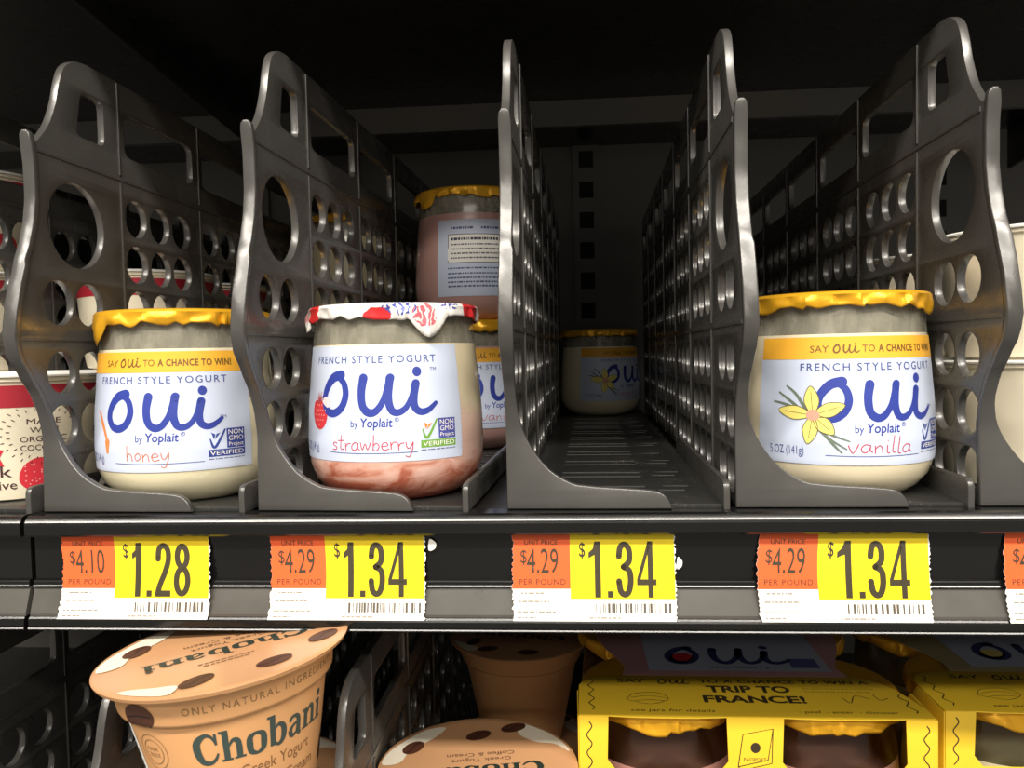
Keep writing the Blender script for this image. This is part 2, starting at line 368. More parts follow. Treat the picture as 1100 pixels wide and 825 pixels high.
# ------------------------------------------------------------------ pusher trays with perforated dividers
POST = [(-1.2, 0), (12, .4), (27, 1.0), (36, -.8), (44, -4.5), (51.6, -10.2), (59, -15.8), (65.5, -17.6), (77.5, -15.7), (94, -10.4), (101.5, -7.2), (110, -4.6), (118.6, -3.2), (131.6, -3.3), (144, -4.9)]
LEN = 472
def circ(y, z, r, n=22): return [(y+r*math.cos(2*math.pi*i/n), z+r*math.sin(2*math.pi*i/n)) for i in range(n)]
def rrect(pts, r=3.0, n=3):
    out = []; N = len(pts)
    for i in range(N):
        p, a, b = Vector(pts[i]), Vector(pts[i-1]), Vector(pts[(i+1) % N]); d1 = (a-p).normalized()*r; d2 = (b-p).normalized()*r
        for k in range(n+1):
            t = k/n; out.append(tuple((p+d1)*(1-t)**2+p*2*t*(1-t)+(p+d2)*t*t))
    return out
def tray_meshes():
    front = [(lerp(POST, z)+1.3, z) for z in [-1.2+i*140/46 for i in range(47)]]
    handle = crom([(0.2, 140.5), (4.5, 145), (8.5, 150.5), (12.5, 159.5), (15, 168), (18.5, 175.2), (25, 179.6), (33, 181)], 4)
    outline = front+handle+[(60, 181), (LEN, 181), (LEN, -1.2)]
    holes = [rrect([(28, 168.5), (24, 149.5), (42.5, 149.5), (42.5, 168.5)], 3.5), circ(22.3, 112, 17.2, 40)]
    for z in (80, 52.5, 31.5, 11): holes += [circ(9.6 if z < 60 else 9.2, z, 8.2 if z != 80 else 8.8), circ(28.2, z, 8.2 if z != 80 else 8.8)]
    k = 52
    while k+70 <= LEN+1:
        holes.append(rrect([(k+5, 168.3), (k+5, 149), (k+64.5, 149), (k+64.5, 168.3)], 4.5))
        for z in (121.8, 100.8, 80, 52.5, 31.5, 11):
            for y in (11.8, 31.6, 51.4): holes.append(circ(k+y, z, 8.5, 18))
        k += 70
    panel = shape(outline, holes, 3.2, 0.35, lambda a, b, q: (1.7+q, a, b), 'divider_panel')
    right = [(60.1, -1.2), (58.8, 2.2), (55.8, 4.8), (49.5, 5.8), (35.2, 6.7), (29, 7.3), (23.6, 8.4), (15.7, 13.3), (9.2, 21.7), (5.6, 30), (4.4, 38), (4.3, 46), (4.7, 54), (5.2, 66), (5.2, 93)]
    rt = crom(right, 3)+[(4.7, 94.5)]+[(4.7, z) for z in range(97, 141, 3)]+[(4.3, 142.6), (3.2, 143.9), (1.4, 143.9), (0.3, 142.6)]
    lf = [(0, z) for z in range(140, -1, -3)]+[(0, -1.2)]
    stop = shape(rt+lf, (), 3.0, 0.5, lambda a, b, q: (a, lerp(POST, b)+1.5-q, b), 'front_stop', 50)
    ribA = shape([(0, -0.6), (1.5, -0.6), (1.5, 64.5), (0, 64.5)], (), 1.2, 0.3, lambda a, b, q: (3.3+q, a, b+1), 'rib')
    ribB = shape([(0, 67.5), (1.5, 67.5), (1.5, 136.2), (0, 136.2)], (), 1.2, 0.3, lambda a, b, q: (3.3+q, a, b), 'rib')
    ribC = shape([(0, 139.6), (1.5, 139.6), (1.5, 180), (0, 180)], (), 1.2, 0.3, lambda a, b, q: (3.3+q, a, b), 'rib')
    rl = shape([(0, 64.9), (LEN+14, 64.9), (LEN+14, 66.5), (0, 66.5)], (), 0.9, 0.3, lambda a, b, q: (3.3+q, a-14, b), 'ledge')
    ru = shape([(0, 137), (LEN-1, 137), (LEN-1, 138.8), (0, 138.8)], (), 0.9, 0.3, lambda a, b, q: (3.3+q, a+0.5, b), 'ledge')
    return panel, stop, (ribA, ribB, ribC), (rl, ru)
PANEL, STOP, RIBS, LEDGES = tray_meshes()
def mirror_mesh(me):
    m = me.copy()
    for v in m.vertices: v.co.x = 0.0034-v.co.x
    m.flip_normals(); return m
RIBS_L = [mirror_mesh(m) for m in RIBS]; LEDGES_L = [mirror_mesh(m) for m in LEDGES]
def floor_mesh(width):
    holes = []; y = 26
    while y < 455:
        for k, dy in enumerate((0, 12)):
            holes.append(rrect([(17, y+dy), (width-24, y+dy), (width-24, y+dy+4), (17, y+dy+4)], 1.2, 2))
        holes.append(rrect([(width-20.5, y+4), (width-9, y+4), (width-9, y+7), (width-20.5, y+7)], 1, 2))
        holes.append(rrect([(width-18, y+14), (width-6.5, y+14), (width-6.5, y+17), (width-18, y+17)], 1, 2))
        y += 38
    return shape([(3.4, 3.2), (width+0.5, 3.2), (width+0.5, LEN), (3.4, LEN)], holes, 2.0, 0.12, lambda a, b, q: (a, b, -1.0+q), 'tray_floor', 60)
def rail_mesh(width):
    o = [(1.0, -1.9)]+crom([(1.0, 0), (1.0, 6.0), (2.2, 8.2), (4.5, 8.8)], 3)+[(150, 8.8), (156, 4), (156, -1.9)]
    return shape(o, (), 2.4, 0.6, lambda a, b, q: (width+1.7+q, a, b), 'side_rail')
TM = {}
def tray(x0, skew, z=0.0, width=78.0, y0=0.0, label='', group='pusher trays'):
    t = thing('shelf_tray', label, 'tray', (x0, y0, z), (0, 0, R_(-skew)), group)
    link('divider_panel', PANEL, plastic, t); link('front_stop', STOP, plastic, t)
    for side in (RIBS, RIBS_L):
        for me in side:
            for k in range(6): r = link('rib', me, plastic, t); r.location = (0, (52+70*k)*S, 0)
    for me in LEDGES+tuple(LEDGES_L): link('ledge', me, plastic, t)
    if width not in TM: TM[width] = (floor_mesh(width), rail_mesh(width))
    link('tray_floor', TM[width][0], floor_plastic, t); link('side_rail', TM[width][1], plastic, t)
    return t
tray(-374, 1.9, label='black tray mostly out of frame at the far left of the middle shelf')
tray(-288.3, 1.9, label='black tray at the left edge holding the red and white coconut cup')
tray(-203.6, 1.9, label='black tray with tall perforated divider, holding the honey yogurt jar')
tray(-118.3, 2.9, label='black tray with tall perforated divider, holding the strawberry yogurt jar')
tray(-23.5, 1.6, label='empty-fronted black tray in the middle with only a jar far back')
tray(59.7, 1.6, width=79.6, label='black tray with tall perforated divider, holding the vanilla yogurt jar')
tray(144.6, 1.4, label='black tray at the right edge holding stacked cream cups')
FL = -246
for x, lab in ((-268, 'black tray on the lower shelf at the far left, empty in front'), (-177.8, 'black tray on the lower shelf under the tilted peach cup'), (-86.7, 'black tray on the lower shelf right of the tilted peach cup')):
    tray(x, 0, FL, 84.0, y0=-27, label=lab, group='lower trays')

# ------------------------------------------------------------------ price tags
TH, TW = 30.6, 58.6
def digits(txt, u, base, h, wd):
    a = Art()
    wid = {'1': 4.3, '2': 6.0, '3': 5.8, '4': 6.6, '8': 6.0, '.': 2.0}
    for c in txt:
        w_ = wid[c]; T = lambda P, w_=w_, u=u: [(u+x*w_, base+y*h) for x, y in P]
        if c == '1': a.poly(T([(.52, 1), (1, 1), (1, 0), (.5, 0), (.5, .76), (.0, .70), (.0, .80), (.36, .87)]))
        elif c == '.': a.poly(T([(0, 0), (1, 0), (1, .115), (0, .115)]))
        elif c == '2':
            a.stroke(T([(.16, .70), (.22, .88), (.50, .945), (.78, .87), (.82, .68), (.60, .45), (.30, .22), (.17, .06)]), wd); a.poly(T([(.02, 0), (1, 0), (1, .115), (.02, .115)]))
        elif c == '3':
            a.stroke(T([(.15, .73), (.24, .89), (.50, .945), (.77, .86), (.77, .65), (.42, .545)]), wd); a.stroke(T([(.42, .545), (.78, .47), (.84, .27), (.70, .10), (.46, .055), (.22, .12), (.13, .29)]), wd)
        elif c == '4':
            a.poly(T([(.60, 0), (.88, 0), (.88, 1), (.60, 1)])); a.poly(T([(0, .22), (1.05, .22), (1.05, .325), (0, .325)])); a.poly(T([(0, .325), (.62, 1), (.75, 1), (.75, .94), (.20, .325)]))
        elif c == '8':
            for cy, rx, ry in ((.745, .32, .19), (.29, .37, .235)): a.stroke(T([(.5+rx*math.cos(t), cy+ry*math.sin(t)) for t in [i*math.pi/5 for i in range(10)]]), wd, 3, True)
        u += w_+(2.4 if c == '1' and '.' in txt else 1.35)
    return a
def price_tag(x0, dollars, unit, label, seed, pinch=0.0, curl=0.0):
    t = thing('price_tag', label, 'price tag', (x0, 0, -40.2), group='yellow price tags')
    def fn(u, v, off):
        k = v/TH
        y = -8.4+5.4*k**0.75-0.5*math.sin(math.pi*k)*0.8-curl*math.sin(math.pi*k)
        # outward offset mostly along -y
        return (u+pinch*math.sin(math.pi*min(1, max(0, k)))*(1 if u < TW/2 else 0.35)+pinch*0.5*(1-k), y-off*0.97, v+off*0.15)
    rd = random.Random(seed)
    def ragged(u, n=44, amp=0.45): return [(u+rd.uniform(-amp, amp), TH*i/n) for i in range(n+1)]
    L_ = ragged(0); Rr = ragged(TW)
    v, f = [], []; nx = 24
    for (ul, vv), (ur, _) in zip(L_, Rr):
        for i in range(nx+1): v.append((ul+(ur-ul)*i/nx, vv))
    for j in range(len(L_)-1):
        for i in range(nx): a = j*(nx+1)+i; f.append((a, a+1, a+nx+2, a+nx+1))
    A = Art().add(v, f)
    A.put('paper', fn, paper_white, t, 0.0, None)
    uo = 20.9
    Art().poly([(L_[j][0]+0.05, L_[j][1]) for j in range(44, 15, -1)]+[(uo, L_[16][1]), (uo, TH)]).put('orange_panel', fn, ink('F2622A'), t, 0.07, 2, 1.5)
    Art().poly([(uo, 7.6), (TW-0.3, 7.6), (TW-0.3, TH), (uo, TH)]).put('yellow_panel', fn, ink('F7DA12'), t, 0.07, 2, 1.5)
    dk = ink('3A3320')
    Art().text('UNIT PRICE', 4.4, 16.4, 26.6, 1.7).put('lettering', fn, dk, t, 0.13, 2, 1.5)
    Art().text('$', 2.9, 5.2, 20.2, 4.6).put('lettering', fn, dk, t, 0.13, 2, 1.5)
    Art().text(unit, 5.2, 16.6, 16.6, 8.6).put('lettering', fn, dk, t, 0.13, 2, 1.5)
    Art().text('PER POUND', 2.4, 19.2, 12.6, 1.9, spacing=1.15).put('lettering', fn, dk, t, 0.13, 2, 1.5)
    Art().text('$', 24.2, 26.4, 22.4, 4.9, 0.01).put('lettering', fn, dk, t, 0.13, 2, 1.5)
    digits(dollars, 27.6, 8.1, 19.6, 2.1).put('lettering', fn, dk, t, 0.13, 2, 1.5)
    b = Art(); u = 30.0
    while u < 56.5:
        wd = rd.choice((0.25, 0.25, 0.5, 0.8)); b.rect(u, min(u+wd, 57), 2.7, 6.1); u += wd+rd.choice((0.3, 0.5, 0.9, 1.4))
    b.put('barcode', fn, ink('5E564A'), t, 0.13, 2)
    fine_print([(1.6, 15.5, 2.9), (1.6, 8.5, 0.9), (27.5, 39.5, 0.9), (24, 36, 29.9), (2, 14, 6.5), (3, 12, 9.4)], seed, 0.5).put('fine_print', fn, ink('9A9184'), t, 0.13, 2)
    return t
price_tag(-195.0, '1.28', '4.10', 'yellow and orange price tag reading $1.28, under the honey jar', 3, 1.6)
price_tag(-112.9, '1.34', '4.29', 'yellow and orange $1.34 price tag under the strawberry jar', 4, 0.9, -0.2)
price_tag(-21.6, '1.34', '4.29', 'yellow and orange $1.34 price tag under the empty-fronted middle tray', 5, 0.0)
price_tag(66.9, '1.34', '4.29', 'yellow and orange $1.34 price tag under the vanilla jar', 6, -1.1, 0.3)
price_tag(151.2, '1.34', '4.29', 'orange edged price tag cut off by the right edge of the picture', 7, -1.0)
for x, z, sx in ((-52.6, -13.5, 2.2), (37.6, -20.4, 1.6)):
    me = shape(crom([(0, -2), (sx, -1.6), (sx*1.3, 0.6), (0.4, 2.2)], 4, True), (), 0.35, 0.1, lambda a, b, q: (a, q, b), 'torn_paper')
    o = link('torn_paper', me, paper_white); o.location = (x*S, -0.0038, z*S)
    tag(o, 'small white torn paper scrap behind the '+('strawberry jar tag' if x < 0 else 'middle tray tag'), 'paper scrap', 'torn scraps')

# ------------------------------------------------------------------ glass yogurt jars
JP = [(0, 24.5), (1.2, 27), (3.6, 30.3), (8, 33.8), (14, 35.7), (22, 36.1), (34, 35.7), (48, 34.6), (60, 33.4), (66, 32.9), (72, 32.9), (74.5, 33.4)]
def jr(z): return lerp(JP, z)
JH = 76.6
def foil_mesh(seed, flaps, drop=6.2):
    n = 240; rings = [(0.01, JH), (15, JH), (28, JH), (32.5, JH-0.05), (34.2, JH-0.45), (35.0, JH-1.4)]
    rd = random.Random(seed*17); knots = [0.0]
    while knots[-1] < 352: knots.append(knots[-1]+rd.choice((2.2, 3.0, 4.5, 6.5, 9.0)))
    rr_ = [rd.uniform(-0.5, 1.3) for _ in knots]; dd_ = [rd.uniform(-1.3, 1.1) for _ in knots]; mm_ = [rd.uniform(-0.7, 0.9) for _ in knots]
    def pleat(tab, a):
        d = math.degrees(a) % 360
        for q in range(len(knots)):
            nx = knots[q+1] if q+1 < len(knots) else 360.0
            if d <= nx:
                t_ = (d-knots[q])/(nx-knots[q]); return tab[q]+(tab[(q+1) % len(tab)]-tab[q])*t_
        return tab[0]
    def f_low(a):
        d = drop+1.3*mnoise.noise(Vector((math.cos(a)*1.6, math.sin(a)*1.6, seed)))+0.8*pleat(dd_, a)
        for c, wd, h in flaps:
            x = (math.degrees(a)-c+180) % 360-180
            if abs(x) < wd: d += h*(1-(abs(x)/wd)**2)
        return max(d, 3.8)
    v, fc = [], []; prof = len(rings)+6
    for k in range(prof):
        for i in range(n):
            a = 2*math.pi*i/n
            if k < len(rings): r, z = rings[k]
            else:
                s = (k-len(rings)+1)/6; z = JH-1.4-(f_low(a)-1.4)*s
                r = 34.9-0.2*s+pleat(rr_, a)*min(1, s*1.3)*1.15+pleat(mm_, a+0.03)*math.sin(math.pi*min(1, s*1.1))*1.2
                r = max(r, jr(z)+0.35)
            v.append((r*math.sin(a), -r*math.cos(a), z))
    for k in range(prof-1):
        for i in range(n): j = (i+1) % n; fc.append((k*n+i, (k+1)*n+i, (k+1)*n+j, k*n+j))
    me = mesh('foil_lid', v, fc, angle=16)
    bm = bmesh.new(); bm.from_mesh(me); bmesh.ops.solidify(bm, geom=bm.faces[:], thickness=0.00012); bmesh.ops.recalc_face_normals(bm, faces=bm.faces); bm.to_mesh(me); bm.free()
    return me
CACHE = {}
def jar_core(t, ymat, fmat, seed, flaps, level=61.0):
    if 'glass' not in CACHE:
        prof = [(jr(z), z) for z in [level, 63, 66, 69, 72, 73.4, 74.6]]
        CACHE['glass'] = lathe(prof+[(31.5, 75.6), (30.8, 74.5)], 72, 'glass_neck', cap0=False, cap1=False)
        CACHE['smear_scatter'] = lathe([(jr(z)-1.6, z) for z in (61.2, 64, 67, 70, 73)], 72, 'smear_scatter', cap0=False, cap1=False)
    link('glass_neck', CACHE['glass'], smear_scatter, t)  # outer neck glass uses it too, so scattered light sits in its colour
    key = ('y', level)
    if key not in CACHE: CACHE[key] = lathe([(jr(z)-0.02, z) for z in [0, .6, 1.2, 2.2, 3.6, 5.5, 8, 11, 14, 18, 22, 28, 34, 41, 48, 54, level-0.02]], 72, 'yogurt')
    me = CACHE[key].copy(); me.materials.clear(); link('yogurt', me, ymat, t)
    sm = link('yogurt_smear_scatter', CACHE['smear_scatter'], smear_scatter, t)
    link('foil_lid', foil_mesh(seed, flaps), fmat, t)
RL = 35.6
def jmapper(zb, k):
    def f(u, v, off):
        z = zb+v*k; a = u/RL; r = jr(z)+off+0.1
        return (r*math.sin(a), -r*math.cos(a), z)
    return f
def oui(k=1.0, du=0.0, dv=0.0, sv=1.0):
    T = lambda P: [(x*k+du, (y-19.8)*k*sv+19.8+dv) for x, y in P]
    a = Art(); W = 3.1*k
    a.stroke(T([(-9.2, 34.6), (-13.2, 33.4), (-16.8, 29), (-17.6, 24.2), (-15.6, 20.6), (-12, 19.9), (-8.6, 22.2), (-6.9, 26.6), (-7.6, 31), (-9.8, 33.6)]), [W*1.25, W*1.15, W, W, W, W, W*.95, W*.9, W*.85, W*.8])
    a.stroke(T([(0.6, 33.4), (-0.2, 28), (0.4, 22.6), (2.8, 20.1), (5.6, 20.9), (8.3, 25), (10.3, 31), (10.9, 33.4)]), [W*1.1, W, W*.95, W, W*.85, W*.75, W*.9, W])
    a.stroke(T([(10.7, 33.2), (10.0, 26), (11, 21.2), (13.4, 20), (16.4, 21.8), (18.6, 26), (20.1, 30.6)]), [W, W*.95, W*.9, W*.85, W*.7, W*.6, W*.9])
    a.stroke(T([(20.4, 31), (19.4, 25.6), (19.8, 21.7), (22, 20), (25, 20.7), (28, 23.2)]), [W, W*.95, W*.9, W*.85, W*.7, W*.5])
    q = T([(21.0, 35.5)])[0]; a.dot(q[0], q[1], 1.75*k, 1.9*k)
    return a
def jar_label(t, flavour):
    """wrapped paper label with the printed band, lettering, drawing and seal"""
    band = flavour in ('honey', 'vanilla'); jmap = jmapper(13.4, 0.97) if band else jmapper(16.6, 0.965); H = 45.5 if not band else 48.0
    u0, u1 = -41.0, 41.0; teeth = 24
    lft = [(u0+(0.0 if i % 2 else 0.5), H*i/(2*teeth)) for i in range(2*teeth+1)]; rgt = [(u1-(0.0 if i % 2 else 0.5), v) for i, (_, v) in enumerate(lft)]
    v, f = [], []; nx = 40
    for (a, vv), (b, _) in zip(lft, rgt):
        for i in range(nx+1): v.append((a+(b-a)*i/nx, vv))
    for j in range(len(lft)-1):
        for i in range(nx): k = j*(nx+1)+i; f.append((k, k+1, k+nx+2, k+nx+1))
    lab = Art().add(v, f).put('label', jmap, label_paper, t, 0.08, None)
    P = lab
    navy, logo, grey = ink('3F4C8C'), ink('2A3C98'), ink('585E8C')
    dv = 0.0
    if band:
        Art().add([(x, y) for x, y in [(u0+.5, 39.6), (u1-.5, 39.6), (u1-.5, H-0.05), (u0+.5, H-0.05)]], [(0, 1, 2, 3)]).put('promotion_band', jmap, ink('F2B233'), P, 0.16, 2, 3)
        br = ink('6E5220')
        Art().text('SAY', -19.5, -12.8, 42.2, 2.5).put('lettering', jmap, br, P, 0.24, 2)
        o_ = oui(0.20, -7.6, 0.0); o_.v = [(x, y+22.2) for x, y in o_.v]; o_.put('lettering', jmap, br, P, 0.24, 2)
        Art().text('TO', -1.0, 3.6, 42.2, 2.5).put('lettering', jmap, br, P, 0.24, 2)
        Art().text('A CHANCE TO WIN!', 4.9, 33.5, 42.2, 2.5, 0.03, spacing=1.1).put('lettering', jmap, br, P, 0.24, 2)
        Art().text('FRENCH STYLE YOGURT', -23, 31, 35.3, 2.7, 0.004, spacing=1.25).put('lettering', jmap, navy, P, 0.16, 2)
        oui(0.98, 0.6, -2.4, 0.95).put('logo', jmap, logo, P, 0.16, 1.5)
    else:
        Art().text('FRENCH STYLE YOGURT', -24, 30, 38.6, 2.8, 0.004, spacing=1.25).put('lettering', jmap, navy, P, 0.16, 2)
        oui(1.02, 0.4, -0.9, 1.0).put('logo', jmap, logo, P, 0.16, 1.5)
    Art().text('TM', 27.2, 29.8, 35.2 if not band else 20.5, 1.3).put('lettering', jmap, navy, P, 0.16, 2)
    b = 13.6 if not band else 12.2
    Art().text('by', -4.2, -1.2, b, 2.7).put('lettering', jmap, logo, P, 0.16, 2)
    Art().text('Yoplait', -0.2, 12.0, b, 3.4, 0.012, shear=0.1).put('lettering', jmap, logo, P, 0.16, 2)
    ring = Art(); ring.stroke([(13.6+.7*math.cos(a), b+2.8+.7*math.sin(a)) for a in [i*math.pi/4 for i in range(8)]], 0.2, 3, True); ring.text('R', 13.3, 13.9, b+2.5, 0.7); ring.put('lettering', jmap, logo, P, 0.16, 2)
    pen = ink('C0404A') if flavour != 'honey' else ink('C8743A')
    word = {'honey': (-8.5, 9), 'strawberry': (-13.0, 20), 'vanilla': (-6.5, 17.5)}[flavour]
    hand(flavour, word[0], word[1], 4.6, 3.0, 0.36).put('handwriting', jmap, pen, P, 0.16, 2)
    Art().stroke([(-14, 3.6), (0, 3.3), (21, 3.5)], 0.28).put('underline', jmap, navy, P, 0.14, 2)
    # seal
    sb = ink('4A50A0') if flavour == 'strawberry' else ink('2F4390'); gr = ink('6FA23A') if flavour == 'strawberry' else sb
    Art().rect(29.6, 37.2, 8.2, 16.2).put('seal_box', jmap, sb, P, 0.15, 2)
    Art().rect(22.4, 37.2, 5.0, 7.9).put('seal_bar', jmap, gr, P, 0.15, 2)
    for s_, c0, c1, vv, h in (('NON', 30.3, 36.5, 13.7, 1.9), ('GMO', 30.3, 36.5, 11.2, 1.9), ('Project', 30.3, 36.5, 9.0, 1.5), ('VERIFIED', 23.1, 36.5, 5.6, 1.7)):
        Art().text(s_, c0, c1, vv, h, 0.0).put('lettering', jmap, paper_white, P, 0.21, 2)
    Art().stroke([(23.2, 12.2), (24.9, 8.8), (29, 15.8)], [0.5, 1.1, 0.7]).put('check_mark', jmap, gr, P, 0.15, 2)
    Art().poly([(24.6, 12), (23.6, 15), (25.2, 14)]).poly([(24.9, 12), (25.6, 14.2), (27.2, 14.6)]).put('butterfly', jmap, ink('E08A2A') if flavour == 'strawberry' else sb, P, 0.17, 2)
    fine_print([(22.4, 37, 3.9)], 2, 0.35).put('fine_print', jmap, grey, P, 0.15, 2)
    Art().text('5 OZ (141g)', -35, -21.5, 3.6, 3.2).put('lettering', jmap, navy, P, 0.15, 2)
    if flavour == 'strawberry':
        Art().poly(crom([(-24.6, 23.6), (-20, 23.8), (-16.6, 22.5), (-15.8, 18), (-17.4, 14), (-20.5, 12.2), (-24, 13.4), (-26, 17), (-26.2, 21)], 4, True)).put('strawberry_drawing', jmap, ink('D9333B'), P, 0.15, 1.5)
        sd = Art()
        for i in range(6):
            for k in range(5):
                x, y = -24.5+i*1.65+(k % 2)*.8, 14+k*2
                if (x+21)**2/22+(y-18.4)**2/26 < 0.8: sd.dot(x, y, .22, .34, 8)
        sd.put('seeds', jmap, ink('F6C9B8'), P, 0.2, 2)
        lf = Art()
        for a in range(20, 175, 24): lf.stroke([(-21.2, 23), (-21.2+3.4*math.cos(R_(a)), 23+4.6*math.sin(R_(a)))], [0.8, 0.15])
        lf.put('stalk', jmap, ink('B04A50'), P, 0.2, 2)
        Art().poly(crom([(-19.5, 23.8), (-16, 25.5), (-14.4, 24), (-15.6, 21)], 4, True)).put('pale_pink_patch', jmap, ink('F1D8DC'), P, 0.18, 2)  # pale pink print at the upper right of the strawberry
    elif flavour == 'vanilla':
        pod = Art()
        for P_ in ([(-31, 27), (-26, 23.5), (-21, 19), (-14, 11), (-7, 6)], [(-28, 29.5), (-24, 26), (-19, 18), (-12, 8.5), (-8.5, 4.6)], [(-33, 23.5), (-27, 22), (-20, 18), (-13, 12), (-6, 9)]):
            pod.stroke(P_, [0.7, 1.1, 1.2, 1.0, 0.5])
        pod.put('vanilla_pods', jmap, ink('6D7A6A'), P, 0.14, 1.5)
        fl = Art(); ol = Art()
        for i, (a, l) in enumerate(((95, 11), (20, 11.5), (-45, 10), (-100, 11), (172, 13))):
            c, s_ = math.cos(R_(a)), math.sin(R_(a)); cx, cy = -18.2, 18.6
            pts = [(cx+c*x-s_*y, cy+s_*x+c*y) for x, y in ((0, -.6), (l*.45, -2.6), (l*.8, -1.7), (l, 0), (l*.8, 1.8), (l*.45, 2.6), (0, .6))]
            fl.poly(crom(pts, 3, True)); ol.stroke(pts, 0.28, 4); ol.stroke([(cx, cy), (cx+c*l*.8, cy+s_*l*.8)], 0.2)
        fl.put('flower_petals', jmap, ink('F2E27A'), P, 0.18, 1.5); ol.put('flower_outline', jmap, ink('6B6440'), P, 0.23, 1.5)
        Art().dot(-18.2, 18.6, 2.4, 2.2).put('flower_centre', jmap, ink('DDA08A'), P, 0.26, 1.5)
    else:
        Art().stroke([(-24, 24), (-21, 18), (-18.5, 12.5)], [1.4, 1.8, 1.2]).stroke([(-18.5, 12), (-18.5, 8)], [3, 1.5]).put('honey_dipper', jmap, ink('E2894A'), P, 0.15, 1.5)
    return lab
def nutrition_label(t):
    jmap = jmapper(13, 1.0)
    A = Art(); A.rect(-33, 33, 0, 44); lab = A.put('label', jmap, label_paper, t, 0.1, 2, 2)
    Art().rect(-26, 30, 19, 35.5).put('facts_panel', jmap, paper_white, lab, 0.16, 2, 2)
    b = Art()
    for x0, x1, y0, y1 in ((-26, 30, 35.2, 35.6), (-26, 30, 18.9, 19.3), (-26, -25.6, 19, 35.5), (29.6, 30, 19, 35.5)): b.rect(x0, x1, y0, y1)
    b.put('panel_frame', jmap, ink('3A3A40'), lab, 0.21, 2)
    fine_print([(-24, 26, 32)], 11, 1.5).put('lettering', jmap, ink('3A3A48'), lab, 0.22, 2)
    fine_print([(-24, 28, y) for y in (29.2, 26.6, 24, 21.4)], 12, 0.8).put('fine_print', jmap, ink('55555F'), lab, 0.22, 2)
    fine_print([(-26, 30, y) for y in (15.5, 12.5, 10, 7.6, 5.2)], 13, 0.9).put('fine_print', jmap, ink('4C548A'), lab, 0.16, 2)
    fine_print([(-24, -10, 38.5), (-6, 14, 38.5)], 14, 1.3).put('lettering', jmap, ink('4C548A'), lab, 0.16, 2)
def jar(loc, rz, label, ymat, fmat, flavour=None, seed=1, flaps=(), group='glass yogurt jars'):
    t = thing('yogurt_jar', label, 'yogurt jar', loc, (0, 0, R_(rz)), group)
    jar_core(t, ymat, fmat, seed, flaps)
    if flavour == 'nutrition': nutrition_label(t)
    elif flavour: jar_label(t, flavour)
    return t
jar((-162.6, 37, 0.05), 1, 'glass jar of honey yogurt with crumpled yellow foil lid, front left', Y_HONEY, foil_yellow, 'honey', 1, ((-43, 15, 7.5), (-8, 6, 2)))
jar((-72.2, 37, 0.05), -9.5, 'glass jar of strawberry yogurt with white and red fruit-printed foil', Y_STRAW, foil_print, 'strawberry', 2, ((44, 13, 7), (-60, 8, 4)))
jar((106.6, 37, 0.05), -0.5, 'glass jar of vanilla yogurt with yellow foil lid, front right', Y_VAN, foil_yellow, 'vanilla', 3, ((52, 9, 3.5),))
jar((-59.0, 194, 0.05), 24, 'half-hidden lower jar of the dim stack behind the strawberry jar', Y_PINK, foil_yellow, 'vanilla', 4, ((40, 14, 5),))
jar((-57.0, 194, JH+0.4), 24, 'dim pinkish jar with nutrition label stacked behind the strawberry jar', Y_PINK, foil_yellow, 'nutrition', 5, ((32, 12, 6), (-70, 14, 5)))
jar((-150, 262, 0.05), 20, 'lower jar of the stack far behind the honey jar, seen through holes', Y_HONEY, foil_yellow, None, 6)
jar((-149, 262, JH+0.4), 60, 'upper yellow-lidded jar of the stack far behind the honey jar, seen through holes', Y_HONEY, foil_yellow, None, 7)
jar((28.5, 430, 0.05), 35, 'dim yellow-lidded jar at the far back of the middle tray', Y_HONEY, foil_yellow, 'vanilla', 8)

